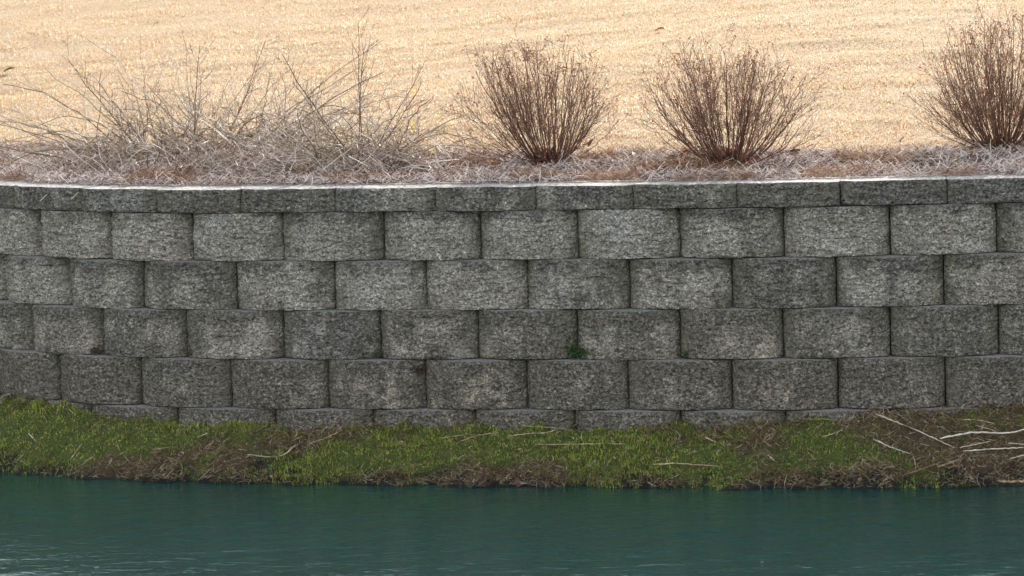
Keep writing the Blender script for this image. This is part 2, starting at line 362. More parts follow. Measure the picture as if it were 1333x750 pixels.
def block_mesh(row, s0, s1, nu, nz, seed, jit=1.0):
    cap = row == 0
    o = CB if cap else BT*(row-1)-.022
    zt = 0 if cap else -.1016-.2032*(row-1); h = .1016 if cap else .2032
    zt -= .0015; h -= .003
    gap = .0022 if not cap else .0014
    r = np.random.default_rng(seed)
    s = np.linspace(s0+gap, s1-gap, nu); t = np.linspace(-1, 1, nu)
    z = np.linspace(0, 1, nz)                      # 0 = bottom
    S, Zf = np.meshgrid(s, z); T = np.meshgrid(t, z)[0]
    bulge = .016 if cap else .062
    if cap: out = bulge*(1-np.abs(T)**4)
    else: out = bulge*(1-np.abs(T)**2.1)-.006*sst(.93, 1, np.abs(T))
    tilt = r.normal()*.003*jit; out = out+tilt*T+r.normal()*.0015*jit
    # rough split face
    X, Y = C(S, o+out); ZZ = zt-h+Zf*h
    sd_ = seed*13
    rough = (1.0 if row in (1, 2) else .6) if not cap else .75
    ex = S*1.0
    big = fbm(ex*9, 0*ex, ZZ*9, sd_, 2)*.0055
    mid = (np.abs(vn(ex*38+3*vn(ex*12, 0, ZZ*12, sd_+5), seed, ZZ*52, sd_+1))-.5)*-.0110+(vn(ex*55, 0, ZZ*85, sd_+3))*.0060
    fine = vn(ex*120, 0, ZZ*130, sd_+2)*.0022
    edge = np.minimum(sst(0, .05, Zf), sst(0, .04, 1-Zf))*sst(0, .05, 1-np.abs(T))
    disp = (big+mid+fine)*rough*(.35+.65*edge)
    # chipped, worn arrises
    ez = np.minimum(Zf, 1-Zf)*h; chip = np.clip(vn(ex*14, 3, Zf*4, sd_+7)-.15, 0, 1)*.012+.0015
    disp -= chip*np.exp(-(ez/(.006))**1.3)
    et = (1-np.abs(T))*(s1-s0)/2; disp -= (.004+.012*np.clip(vn(T*2, 5, ZZ*16, sd_+9), 0, 1))*np.exp(-et/.008)
    th = np.interp(S, CS, CT)
    X += np.sin(th)*disp; Y -= np.cos(th)*disp
    # joint irregularities: top and bottom line waver
    ZZ += np.where(Zf > .5, 1, -1)*(vn(ex*16, 7, Zf*2, sd_+11)*.0016)*sst(.3, .5, np.abs(Zf-.5)) + r.normal()*.0008*jit
    ZZ += np.where(Zf > .97, -1, 0)*(.0015)
    V = [np.stack([X, Y, ZZ], -1).reshape(-1, 3)]
    fx = np.stack([sst(.40, 0, 1-Zf)*.7*(row > 0)+.9*sst(.75, 1, np.abs(T))*.4, sst(.55, 1, np.abs(T)), np.zeros_like(T)], -1).reshape(-1, 3)
    FP = [fx]
    idx = np.arange(nu*nz).reshape(nz, nu)
    Fq = [np.stack([idx[:-1, :-1], idx[:-1, 1:], idx[1:, 1:], idx[1:, :-1]], -1).reshape(-1, 4)]
    n = nu*nz; dep = .25 if cap else .28
    # top surface rows going back (duplicated front edge so the attribute changes there)
    def sheet(zi, rowi, flip, top):
        nonlocal n
        nb = 6; base = V[0].reshape(nz, nu, 3)[rowi]
        fr = np.linspace(0, 1, nb)[:, None]
        sb = s0+gap+(s1-s0-2*gap)*(.5+(t*.5)*1.0)
        bx, by = C(sb, o-dep)
        P = np.empty((nb, nu, 3)); P[..., 0] = base[:, 0]*(1-fr)+bx*fr; P[..., 1] = base[:, 1]*(1-fr)+by*fr
        P[..., 2] = base[:, 2]*(1-fr**.2)+zi*fr**.2
        if top and cap: P[1:-1, :, 2] += .0012*vn(P[1:-1, :, 0]*20, P[1:-1, :, 1]*20, 0, sd_)
        id2 = n+np.arange(nb*nu).reshape(nb, nu)
        f = np.stack([id2[:-1, :-1], id2[:-1, 1:], id2[1:, 1:], id2[1:, :-1]], -1).reshape(-1, 4)
        Fq.append(f[:, ::-1] if flip else f); V.append(P.reshape(-1, 3))
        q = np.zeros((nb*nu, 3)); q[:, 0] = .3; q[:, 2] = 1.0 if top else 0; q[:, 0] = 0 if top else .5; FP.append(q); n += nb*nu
        return id2
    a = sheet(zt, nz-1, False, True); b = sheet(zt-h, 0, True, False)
    # sides: front-column to back
    for c in (0, nu-1):
        col = idx[:, c]; bk = np.array([b[-1, c], a[-1, c]])
        P0 = V[0].reshape(nz, nu, 3)[:, c]; q = C(S[0, c], o-dep)
        P = np.stack([np.full(nz, q[0]), np.full(nz, q[1]), P0[:, 2]], 1); ids = n+np.arange(nz); V.append(P)
        FP.append(np.tile([[.5, .5, 0]], (nz, 1))); n += nz
        f = np.stack([col[:-1], col[1:], ids[1:], ids[:-1]], -1); Fq.append(f if c == 0 else f[:, ::-1])
    # back
    f = np.stack([b[-1, :-1], a[-1, :-1], a[-1, 1:], b[-1, 1:]], -1); Fq.append(f)
    return np.concatenate(V), np.concatenate(Fq), np.concatenate(FP)
bid = 0
for row, js in JO.items():
    js = list(js)
    L = .4274
    js = [js[0]-L*k for k in range(3 if row != 2 else 3, 0, -1)]+js+[js[-1]+L*k for k in range(1, 4)]
    for a, b in zip(js[:-1], js[1:]):
        bid += 1; rb = np.random.default_rng(bid)
        V, F, FP = block_mesh(row, a, b, 72 if row else 72, 20 if row == 0 else 38, bid)
        q = C((a+b)/2); loc = (float(q[0]), float(q[1]), float(V[:, 2].min()))
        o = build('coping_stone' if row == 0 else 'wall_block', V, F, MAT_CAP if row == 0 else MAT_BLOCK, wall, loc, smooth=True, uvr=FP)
        xm = (a+b)/2
        dt = ROW_DARK[row]+rb.normal()*.13
        if row in (4,) and xm > 1.7: dt += .35
        if row == 1: dt += (.18 if xm < -.5 and xm > -1.0 else 0)
        if row in (1, 2, 3) and xm > .9: dt += .14
        o.color = (min(max(dt, 0), 1.2), min(max(WARM[row]+rb.normal()*.15, 0), 1), 0, 1)
    # the same courses running on beyond both edges of the photo
    parts = []
    for side in (-1, 1):
        x0 = js[0] if side < 0 else js[-1]
        for k in range(16):
            a, b = (x0-L*(k+1), x0-L*k) if side < 0 else (x0+L*k, x0+L*(k+1))
            if a < -11.5 or b > 11.5: continue
            V, F, FP = block_mesh(row, a, b, 24, 12, 500+bid*40+k+side*20); parts.append((V, F, FP))
    V, F, FP = merge(parts)
    o = tag(build('distant_course', V, F, MAT_CAP if row == 0 else MAT_BLOCK, wall, tuple(V.mean(0)), uvr=FP, smooth=True), kind='stuff')
    o.color = (ROW_DARK[row], WARM[row], 0, 1)

ss_ = np.linspace(-11.5, 11.5, 300); x, y = C(ss_, -.19)
V = np.concatenate([np.stack([x, y, np.full(300, -1.5)], 1), np.stack([x, y, np.full(300, -.06)], 1)]); i = np.arange(299)
tag(build('added_soil_sheet', V, np.stack([i, i+1, i+301, i+300], 1), MAT_ADDED_SOIL), kind='structure')  # thin soil sheet added inside the wall to block sun through the joints

# ------------------------------------------------------------------ lawn blades
def pick(cols, w, N, r):
    c = np.array(cols)[r.choice(len(cols), N, p=np.array(w)/sum(w))]
    return c*r.uniform(.8, 1.2, (N, 1))
r = np.random.default_rng(21)
N = 480000
yy = -.6+11.5*r.uniform(size=N)**1.25; xx = r.uniform(-1, 1, N)*(.131*(16.05+yy)+.75)
zz, dd, ss = terrain(xx, yy)
thin = .5+.5*vn(xx*3, yy*5, 0, 33)
k = (dd > .93+.09*vn(xx*6, yy*6, 0, 31)+.10*r.uniform(size=N)) & (r.uniform(size=N) < .55+.6*thin); xx, yy, zz, dd = xx[k], yy[k], zz[k], dd[k]; N = len(xx)
P0 = np.stack([xx, yy, zz-.004], 1); an = r.uniform(0, 2*np.pi, N); L_ = r.uniform(.006, .018, N)*(1+.25*vn(xx*2, yy*4, 0, 77)); lean = r.uniform(.3, 1.6, N)
dx, dy = np.cos(an)*np.sin(lean), np.sin(an)*np.sin(lean)
tip = P0+np.stack([dx*L_, dy*L_, np.cos(lean)*L_+.004], 1); w_ = r.uniform(.0012, .0026, N)
mid = (P0+tip)/2+np.stack([dx*0, dy*0, L_*.12], 1)
q = np.stack([-np.sin(an), np.cos(an), r.normal(size=N)*.4], 1); q /= np.linalg.norm(q, axis=1, keepdims=True)
V = np.stack([P0-q*w_[:, None], P0+q*w_[:, None], mid+q*w_[:, None]*.8, mid-q*w_[:, None]*.8, tip], 1).reshape(-1, 3); b = (np.arange(N)*5)[:, None]
tn = pick([(.68, .46, .27), (.86, .71, .56), (.38, .22, .11), (.75, .52, .32), (.56, .44, .34)], [4, 2.2, 2.4, 3, 1.8], N, r)
pat = fbm(xx*1.6, yy*3.5, 0, 41, 3); tn *= (1+.10*pat)[:, None]; gold = sst(.1, .8, fbm(xx*1.1+9, yy*2.5, 0, 44, 2))[:, None]; tn = tn*(1-gold*.35)+tn*np.array([1.05, .98, .72])*gold*.35
tag(build('lawn_grass', V, [b+np.array([[0, 1, 2, 3]]), b+np.array([[3, 2, 4]])], MAT_DGRASS, tint=np.repeat(np.clip(tn, 0, .85), 5, 0)),
    'dormant straw coloured lawn grass rising behind the planting bed', 'grass', kind='stuff')

# ------------------------------------------------------------------ straw mulch
def straw(N, xx, yy, zz, r, lmin, lmax, rad, cols, w, tilt=.25, K=4, lift=.008, curl=.5):
    an = r.uniform(0, 2*np.pi, N); L_ = r.uniform(lmin, lmax, N); el = r.normal(size=N)*tilt; cu = r.normal(size=N)*curl
    t = np.linspace(-.5, .5, K); P = np.empty((N, K, 3))
    aa = an[:, None]+cu[:, None]*t
    P[..., 0] = xx[:, None]+np.cos(aa)*t*L_[:, None]; P[..., 1] = yy[:, None]+np.sin(aa)*t*L_[:, None]
    P[..., 2] = (zz+r.uniform(0, lift, N)+.3*L_*np.abs(np.sin(el)))[:, None]+np.sin(el)[:, None]*t*L_[:, None]+(.25-t*t)*(L_*r.uniform(-.1, .35, N))[:, None]
    W = rad*r.uniform(.5, 1.3, N)[:, None]*(1-.5*np.abs(t)*1.6)[None]
    return tubes(P, W, 3, pick(cols, w, N, r), flat=.6)
r = np.random.default_rng(31)
def bed_points(N, d0, d1, s0=-4.3, s1=3.2):
    s = r.uniform(s0, s1, N); d = r.uniform(d0, d1, N); x, y = C(s, -d); z, dd, s2 = terrain(x, y); return x, y, z, dd, s2
x, y, z, d, s = bed_points(46000, .09, 1.04)
z = np.where(d < .28, np.maximum(z, 0.003), z)+np.exp(-((d-.27)/.07)**2)*.016
edge_ok = (d > .135+.035*vn(s*4, 0, 0, 3)+.03*vn(s*17, 0, 0, 4)) & (d < 1.02-.10*r.uniform(size=len(d)))
clump = vn(x*6, y*9, 0, 71)
pale = [(.80, .72, .70), (.56, .48, .46), (.74, .64, .56), (.34, .24, .18), (.18, .11, .075)]
red = [(.34, .19, .12), (.48, .31, .20), (.20, .11, .07), (.60, .47, .36)]
k1 = edge_ok & (clump < .26); k2 = edge_ok & (clump >= .26)
A = straw(k1.sum(), x[k1], y[k1], z[k1], r, .015, .07, .0025, pale, [4, 3, 3, 2.5, 2.5], tilt=.5, curl=1.0)
k2i = np.where(k2)[0]
B = straw(len(k2i), x[k2i], y[k2i], z[k2i], r, .04, .12, .0017, red, [3, 3, 2, 2], tilt=.35)
V, F, T = merge([A, B]); tag(build('pine_straw_mulch', V, F, MAT_STRAW, tint=T), 'pale and reddish pine straw mulch covering the bed behind the coping', 'mulch', kind='stuff')
# chips and broken leaves in the mulch
x, y, z, d, s = bed_points(4200, .26, 1.0)
P = np.stack([x, y, z+.006], 1); V, F, T = leaves(P, .022, pick([(.34, .19, .11), (.5, .36, .25), (.62, .55, .5), (.15, .09, .06)], [2, 2, 2, 2], len(x), r), aspect=.6, seed=3)
tag(build('leaf_litter', V, F, MAT_LEAF, tint=T), 'small broken brown leaves scattered over the mulch bed', 'leaf litter', kind='stuff')

# ------------------------------------------------------------------ shrubs
def branchy(base, dirs, L_, r, K=9, rad=.0032, droop=0.0, spread=.015, wob=.012, curve_out=0.3):
    N = len(dirs); t = np.linspace(0, 1, K)
    P = np.empty((N, K, 3)); h = np.linalg.norm(dirs[:, :2], axis=1, keepdims=True)
    b0 = base+np.stack([r.normal(size=N)*spread, r.normal(size=N)*spread, np.zeros(N)], 1)
    up = np.array([0, 0, 1.])
    # leave the base a little outwards, then straighten along dir
    for j, tt in enumerate(t):
        dj = dirs*(1-curve_out*(1-tt)**1.5)+up*curve_out*(tt)**1.3*.6
        P[:, j] = b0+dj*(L_*tt)[:, None]-up*(droop*L_*tt*tt)[:, None]
    wv = np.cumsum(r.normal(size=(N, K, 3))*wob*.35, axis=1)*t[None, :, None]; P += wv
    W = rad*r.uniform(.75, 1.25, N)[:, None]*(1-.62*t)[None]
    return P, W
def children_of(P, W, n, r, lmin, lmax, ang=.55, t0=.35, t1=1.0, K=5, upb=.25, wr=.62):
    N, K0, _ = P.shape; i = r.integers(0, N, n); tt = r.uniform(t0, t1, n)*(K0-1); j = np.minimum(tt.astype(int), K0-2); f = (tt-j)[:, None]
    st = P[i, j]*(1-f)+P[i, j+1]*f; dv = P[i, j+1]-P[i, j]; dv /= np.linalg.norm(dv, axis=1, keepdims=True)+1e-9
    rd = r.normal(size=(n, 3)); rd -= dv*(rd*dv).sum(1, keepdims=True); rd /= np.linalg.norm(rd, axis=1, keepdims=True)
    a = ang*r.uniform(.5, 1.4, n)[:, None]; dd_ = dv*np.cos(a)+rd*np.sin(a)
    L_ = r.uniform(lmin, lmax, n); t = np.linspace(0, 1, K)
    Q = st[:, None]+dd_[:, None]*(t[None, :, None]*L_[:, None, None])+np.array([0, 0, 1.])*upb*(t**2)[None, :, None]*L_[:, None, None]
    Q[:, 1:] += np.cumsum(r.normal(size=(n, K-1, 3))*.0022, axis=1)
    w0 = (W[i, j]*wr)[:, None]; return Q, np.maximum(w0*(1-.5*t)[None], .0007)

def round_bush(base, width, height, seed, label, dense=1.0, bias=0.0):
    r = np.random.default_rng(seed); base = np.array(base)
    root = empty('dormant_bush', tuple(base), label, 'bush', 'bare rounded bushes in the mulch bed')
    N = int(100*dense); az = r.uniform(0, 2*np.pi, N); po = r.uniform(0, 1, N)**.42      # 0 = middle, 1 = rim
    K = 11; t = np.linspace(0, 1, K)
    rim = po*(width/2)*r.uniform(.85, 1.08, N); top = height*np.sqrt(np.clip(1-.97*po**2.6, 0, 1))*r.uniform(.84, 1.03, N)
    e1 = np.stack([np.cos(az)*rim+bias, np.sin(az)*rim*.9, top], 1)
    b0 = np.stack([np.cos(az)*po*.055, np.sin(az)*po*.05, np.full(N, -.012)], 1)+r.normal(size=(N, 3))*[.008, .008, 0]
    ho = t[:, None]**.80; vo_ = t[:, None]**1.22
    P = np.stack([base[k]+b0[:, k:k+1]+(e1[:, k:k+1]-b0[:, k:k+1])*((ho if k < 2 else vo_).T) for k in range(3)], -1)
    P += np.cumsum(r.normal(size=(N, K, 3))*.0062, axis=1)*t[None, :, None]
    W = .0025*r.uniform(.6, 1.4, N)[:, None]*(1-.66*t)[None]
    bark = [(.10, .045, .030), (.17, .082, .052), (.07, .032, .024), (.26, .145, .095), (.14, .080, .060)]
    Q, WQ = children_of(P, W, int(640*dense), r, .05, .16, .66, .22, .92, K=6, upb=.25, wr=.6)
    Q2, WQ2 = children_of(Q, WQ, int(1400*dense), r, .02, .07, .75, .3, 1.0, K=4, upb=.15, wr=.7)
    st = merge([tubes(P, W, 5, pick(bark, [2, 2, 2, 1, 1], len(P), r))])
    build('stems', st[0], st[1], MAT_TWIG, root, tuple(base), tint=st[2], smooth=True)
    tw = merge([tubes(Q, WQ, 3, pick(bark, [2, 3, 1, 2, 1], len(Q), r)), tubes(Q2, WQ2, 3, pick(bark, [2, 3, 1, 2, 2], len(Q2), r))])
    build('twigs', tw[0], tw[1], MAT_TWIG, root, tuple(base), tint=tw[2])
    # dried seed heads at the tips
    tips = np.concatenate([Q2[:, -1], Q[::2, -1], P[:, -1]]); hh = (tips[:, 2]-base[2])/height
    tips = tips[(r.uniform(size=len(tips)) < sst(.25, .95, hh)*.42+.03)]
    pts = np.repeat(tips, 4, 0)+r.normal(size=(len(tips)*4, 3))*.0045
    V, F, T = leaves(pts, .0105, pick([(.20, .09, .055), (.26, .13, .08), (.14, .07, .05), (.34, .20, .14)], [3, 3, 2, 1], len(pts), r), aspect=.6, seed=seed)
    build('dried_flower_heads', V, F, MAT_LEAF, root, tuple(base), tint=T)
    # leaves and short dead growth caught at the foot
    n = 260; a = r.uniform(0, 6.28, n); q = np.abs(r.normal(size=n))*.055
    pts = base+np.stack([np.cos(a)*q, np.sin(a)*q, r.uniform(0, .05, n)*np.exp(-q*8)], 1)
    V, F, T = leaves(pts, .028, pick([(.14, .06, .04), (.24, .10, .06), (.09, .05, .04), (.3, .17, .1)], [3, 2, 3, 1], n, r), aspect=.5, seed=seed+1)
    build('trapped_leaves', V, F, MAT_LEAF, root, tuple(base), tint=T)
    return root
b1 = at(715, 209); b2 = at(950, 213); b3 = at(1303, 192)
round_bush(b1, .70, .50, 101, 'bare brown rounded bush, nearest to the tangled arching shrubs', .95, -.065)
round_bush(b2, .86, .485, 102, 'middle one of three bare brown bushes, with a taller knobbed stem at its left side', .98, -.02)
round_bush(b3, .76, .55, 103, 'bare brown bush at the right end of the bed, cut by the photo edge', 1.25)

def sprawl(base, sx, seed, label, N, Lm, flowers=0, lo=.35, hi=1.25, talls=(), group='tangled arching shrubs in the bed', name='arching_shrub'):
    r = np.random.default_rng(seed); base = np.array(base)
    root = empty(name, tuple(base), label, 'shrub', group)
    az = r.uniform(0, 2*np.pi, N); el = r.uniform(lo, hi, N); L_ = Lm*r.uniform(.5, 1.15, N)
    dirs = np.stack([np.cos(az)*np.cos(el)*1.15, np.sin(az)*np.cos(el)*.55, np.sin(el)], 1)
    K = 11; t = np.linspace(0, 1, K)
    bx = base[0]+r.uniform(-1, 1, N)*sx; by = base[1]+r.normal(size=N)*.07; bz = terrain(bx, by)[0]
    b0 = np.stack([bx, by, bz], 1); dirs[:, 0] += (bx-base[0])/max(sx, .01)*.35
    dr = np.where(r.uniform(size=N) < .5, r.uniform(.05, .4, N), r.uniform(.5, 1.0, N))
    P = b0[:, None]+dirs[:, None]*(t[None, :, None]*L_[:, None, None])-np.array([0, 0, 1.])*((dr*L_)[:, None]*t[None]**2)[..., None]
    P += np.cumsum(r.normal(size=(N, K, 3))*.007, axis=1)
    gz = terrain(P[..., 0], P[..., 1], False)[0]; P[..., 2] = np.maximum(P[..., 2], gz+.004+r.uniform(0, .03, (N, 1)))
    W = .0024*r.uniform(.5, 1.6, N)[:, None]*(1-.6*t)[None]
    bark = [(.34, .265, .215), (.52, .45, .40), (.16, .11, .08), (.64, .58, .53), (.27, .23, .13)]; wts = [3, 2.5, 2.5, 1.5, 2]
    Q, WQ = children_of(P, W, int(N*2.0), r, .05, .20, .85, .15, 1.0, K=6, upb=.05, wr=.7)
    Q[..., 2] = np.maximum(Q[..., 2], terrain(Q[..., 0], Q[..., 1], False)[0]+.003)
    Q2, WQ2 = children_of(Q, WQ, int(N*3.2), r, .02, .08, .9, .2, 1.0, K=4, upb=0, wr=.75)
    a = merge([tubes(P, W, 4, pick(bark, wts, N, r))]); build('arching_canes', a[0], a[1], MAT_TWIG, root, tuple(base), tint=a[2], smooth=True)
    a = merge([tubes(Q, WQ, 3, pick(bark, wts, len(Q), r)), tubes(Q2, WQ2, 3, pick(bark, wts, len(Q2), r))]); build('twigs', a[0], a[1], MAT_TWIG, root, tuple(base), tint=a[2])
    for i, (ox, lean, hgt) in enumerate(talls):
        bb = np.array([[base[0]+ox, base[1]+.0, terrain(np.array([base[0]+ox]), np.array([base[1]]))[0][0]]])
        n = 2; d0 = np.array([[lean+q*.06, r.normal()*.08, 1.0] for q in range(-1, n-1)])
        P1, W1 = branchy(bb, d0, np.array([hgt, hgt*.8]), r, K=10, rad=.0030, spread=.015, wob=.012, curve_out=.15)
        P2, W2 = children_of(P1, W1, 20, r, .04, .13, .75, .3, 1.0, K=5, upb=.15, wr=.7)
        P3, W3 = children_of(P2, W2, 30, r, .02, .06, .6, .3, 1.0, K=4, upb=.1, wr=.8)
        br = [(.13, .08, .06), (.19, .125, .10), (.10, .065, .055)]
        a = merge([tubes(P1, W1, 4, pick(br, [1, 1, 1], n, r)), tubes(P2, W2, 3, pick(br, [1, 1, 1], len(P2), r)), tubes(P3, W3, 3, pick(br, [1, 1, 1], len(P3), r))])
        build('upright_shoot', a[0], a[1], MAT_TWIG, root, tuple(base), tint=a[2])
    if flowers:
        i = r.integers(0, len(Q2), flowers); p = Q2[i, -1]; k = (p[:, 0] > base[0]+.1); p = (p[k] if k.sum() > 3 else p)[:9]
        for fl in p:
            q5 = fl+r.normal(size=(6, 3))*.0015
            V, F, T = leaves(q5, .013, np.tile([[.78, .66, .08]], (6, 1)), aspect=.8, seed=int(r.integers(999))); build('yellow_flower', V, F, MAT_LEAF, root, tuple(base), tint=T)
    return root
sprawl(at(258, 205), .46, 201, 'widest grey tangled shrub of arching bare canes, left of the yellow flowered one', 300, .64,
       talls=[(-.02, .18, .46), (-.16, -.25, .33), (.10, .55, .44), (-.2, -.75, .45)])
sprawl(at(468, 205), .22, 202, 'grey tangled shrub with one tall upright shoot and a few yellow flowers', 120, .44, flowers=26,
       talls=[(.0, .04, .54), (.05, .80, .36), (-.03, -.7, .40)])
sprawl(at(105, 214), .24, 203, 'low flattened grey shrub hugging the mulch at the left end of the bed', 60, .34, lo=.1, hi=.7)
# loose dead prunings
x, y, z, d, s = bed_points(800, .30, .85, -3.1, -.35)
V, F, T = straw(len(x), x, y, z+.012, r, .06, .24, .0026, [(.46, .39, .34), (.62, .56, .51), (.26, .19, .15), (.40, .28, .19), (.16, .10, .07)], [3, 2, 2, 2, 2], tilt=.6, K=6, lift=.07, curl=1.3)
tag(build('dead_twig_litter', V, F, MAT_TWIG, tint=T), 'matted grey dead twigs lying under the tangled shrubs', 'twigs', kind='stuff')

# ------------------------------------------------------------------ individually placed stalks, leaves, weeds
def stalk(name, pts, rad, col, label, cat, group=None, up=.012, flat=.55, taper=.5):
    P = np.array([at(px, py, up) if not isinstance(px, np.ndarray) else px for px, py in pts])
    arch = np.zeros(len(P)); n = len(P); K = max(7, n*4)
    tt = np.linspace(0, n-1, K)
    Q = np.stack([np.interp(tt, np.arange(n), P[:, c]) for c in range(3)], 1)
    if n > 2:
        for _ in range(3): Q[1:-1] = (Q[:-2]+Q[1:-1]*2+Q[2:])/4
    Q[:, 2] = np.maximum(Q[:, 2], np.maximum(terrain(Q[:, 0], Q[:, 1])[0], WATER)+rad*.6+.004)
    if 'wood' in label: Q[:, 2] = WATER+.016
    W = rad*(1-taper*np.abs(np.linspace(-.3, 1, K))**1.5); W[-1] *= .5; W[0] *= .7
    rs = np.random.default_rng(int(abs(P[0, 0])*1e4) % 9973)
    tt2 = np.linspace(0, 1, K*3); Q = np.stack([np.interp(tt2, np.linspace(0, 1, K), Q[:, c]) for c in range(3)], 1); W = np.interp(tt2, np.linspace(0, 1, K), W); K *= 3
    Q[1:-1] += rs.normal(size=(K-2, 3))*rad*.13; W = .74*W*(1+.16*rs.normal(size=K)); nodes = rs.choice(K, 2); W[nodes] *= 1.3
    V, F, T = tubes(Q[None], W[None], 6, np.array([col]), flat=flat)
    T = T*np.repeat(np.clip(1+.28*np.interp(np.arange(K), np.arange(0, K+3, 3), rs.normal(size=len(np.arange(0, K+3, 3)))), .35, 1.35), 6)[:, None]
    caps = [np.arange(6)[None, ::-1], (len(V)-6+np.arange(6))[None]]
    o = build(name, V, [F]+caps, MAT_STRAW, None, tuple(Q[0]), tint=T, smooth=True); return tag(o, label, cat, group)
PALE, TAN, BRN = (.62, .55, .44), (.46, .36, .24), (.26, .17, .11)
GR = 'dry reed stalks lying on the bank'
SK = [
 ([(1139, 546), (1190, 568), (1243, 593)], .0055, PALE, 'long straight pale stalk slanting down to the reed pile at the right', .02),
 ([(1224, 588), (1268, 579), (1314, 580), (1333, 576), (1350, 573)], .0085, (.70, .64, .55), 'thickest bleached reed arching over the top of the pile at the right', .045),
 ([(1254, 598), (1300, 595), (1350, 593)], .0065, PALE, 'pale reed lying level below the thickest arched reed', .03),
 ([(1250, 593), (1290, 583)], .0055, (.6, .5, .42), 'short pinkish stalk wedged under the thickest arched reed', .025),
 ([(1137, 579), (1160, 590), (1189, 599)], .0055, (.6, .54, .47), 'separate curved pale stalk left of the reed pile, below the long slanting one', .02),
 ([(1177, 627), (1215, 614), (1262, 595)], .0048, BRN, 'brown stalk running down to the water under the reed pile', .02),
 ([(1220, 618), (1252, 604)], .0045, TAN, 'short tan stalk beside the brown one reaching the water', .02),
 ([(1247, 553), (1275, 554), (1297, 560)], .005, TAN, 'upper tan stalk close below the wall, above the reed pile', .02),
 ([(1248, 570), (1280, 568)], .0045, (.3, .2, .16), 'short reddish brown stalk between the upper tan stalk and the thickest reed', .02),
 ([(1070, 578), (1098, 567)], .0045, TAN, 'short tan stalk rising to the right in the middle of the right bank', .018),
 ([(850, 610), (884, 609), (942, 614)], .0055, (.50, .38, .25), 'tan reed lying level at the water edge, below the buried end of the block course', .015),
 ([(662, 576), (692, 573), (712, 571), (735, 563)], .0045, (.52, .44, .30), 'tan stalk with a kinked right end, just above the long thin straight one', .02),
 ([(600, 580), (625, 573), (650, 571)], .004, TAN, 'tan curved stalk at the middle of the bank, left of the kinked one', .018),
 ([(700, 585), (760, 585), (819, 584)], .0038, (.50, .42, .26), 'long thin straight straw lying level below the middle of the wall', .018),
 ([(680, 562), (710, 563), (737, 565)], .0035, (.45, .40, .18), 'thin yellowish straw close to the wall foot, topmost of the middle straws', .02),
 ([(322, 598), (350, 602), (370, 598), (386, 586)], .0042, (.62, .56, .42), 'pale hook shaped stalk curling up at its right end, on the left bank', .015),
 ([(257, 575), (271, 570)], .004, PALE, 'short pale stub on the left bank above the hook shaped stalk', .015),
 ([(200, 590), (222, 587)], .004, TAN, 'short tan stub just above the dark muddy hollow of the left bank', .015),
 ([(400, 585), (425, 577), (447, 566)], .004, (.45, .36, .2), 'tan straw rising to the right beside the hook shaped stalk', .018),
 ([(572, 576), (608, 571)], .0035, TAN, 'thin tan straw on the grass left of the curved middle stalk', .015),
 ([(918, 576), (932, 583)], .0045, PALE, 'short pale stub pointing down right, right of the middle of the bank', .015),
 ([(1000, 598), (1008, 606)], .005, PALE, 'tiny pale stub near the water, right of the tan reed at the water edge', .015),
 ([(1052, 557), (1070, 555), (1095, 557)], .0035, (.28, .36, .10), 'greenish reed close below the last visible part of the foot course', .025),
 ([(37, 570), (48, 583)], .0045, (.55, .47, .36), 'pale stub slanting down right at the left end of the bank', .018),
 ([(93, 603), (108, 584)], .0035, (.45, .36, .22), 'tan straw standing slanted right of the pale stub at the left end', .018),
 ([(1315, 604), (1345, 596)], .0045, PALE, 'pale stalk below the reed pile, cut by the right edge', .02),
 ([(1298, 627), (1325, 627), (1360, 626)], .012, (.46, .36, .22), 'thick flat piece of tan wood floating at the shore at the right edge', .006),
 ([(1270, 565), (1300, 572)], .003, TAN, 'thin straw crossing just above the thickest arched reed', .03),
 ([(1313, 588), (1345, 591)], .0035, PALE, 'thin pale straw between the arched reed and the level reed at the right edge', .03)]
for pts, rad, col, lab, up in SK:
    wood = 'wood' in lab
    o = stalk('driftwood' if wood else 'dry_stalk', pts, rad, col, lab, 'driftwood' if wood else 'stalk', None if wood else GR, up=up, taper=.15 if wood else .5)
stalk('fallen_branch', [(1230, 207), (1264, 199), (1283, 190), (1310, 186), (1350, 184)], .0045, (.62, .55, .46), 'pale curved cane lying in front of the right bush', 'branch', up=.03)
stalk('fallen_branch', [(659, 203), (677, 212), (730, 214), (775, 202)], .0040, (.48, .34, .22), 'tan curved stick lying around the foot of the bush beside the tangled shrubs', 'branch', up=.012)
stalk('fallen_branch', [(432, 200), (437, 189), (447, 180), (460, 176)], .0045, (.68, .64, .58), 'bleached hooked cane leaning in the tangled shrub with yellow flowers', 'branch', up=.09)
# two straws hanging over the coping
def wallpt(px, py, out):            # a point in front of the wall face seen at a place of the photo
    o, v = ray(px, py); t = np.linspace(13, 19, 3000); P = o+v*t[:, None]; d, _ = sdist(P[:, 0], P[:, 1])
    return P[np.argmax(d > -out)]
for pts, lab in (([(52, 262), (72, 243), (84, 236)], 'left one of two pale straws hanging over the coping at the left'), ([(93, 259), (108, 245), (118, 238)], 'right one of two pale straws hanging over the coping at the left')):
    a_, b_ = wallpt(*pts[0], .075), wallpt(*pts[1], .055); c_ = at(*pts[2], .015)
    t = np.linspace(0, 1, 9)[:, None]; Q = a_*(1-t)**2+2*b_*t*(1-t)+c_*t*t
    V, F, T = tubes(Q[None], np.full((1, 9), .0022), 4, np.array([(.6, .52, .44)]))
    tag(build('hanging_straw', V, F, MAT_STRAW, None, tuple(Q[0]), tint=T), lab, 'straw', 'straws over the coping')

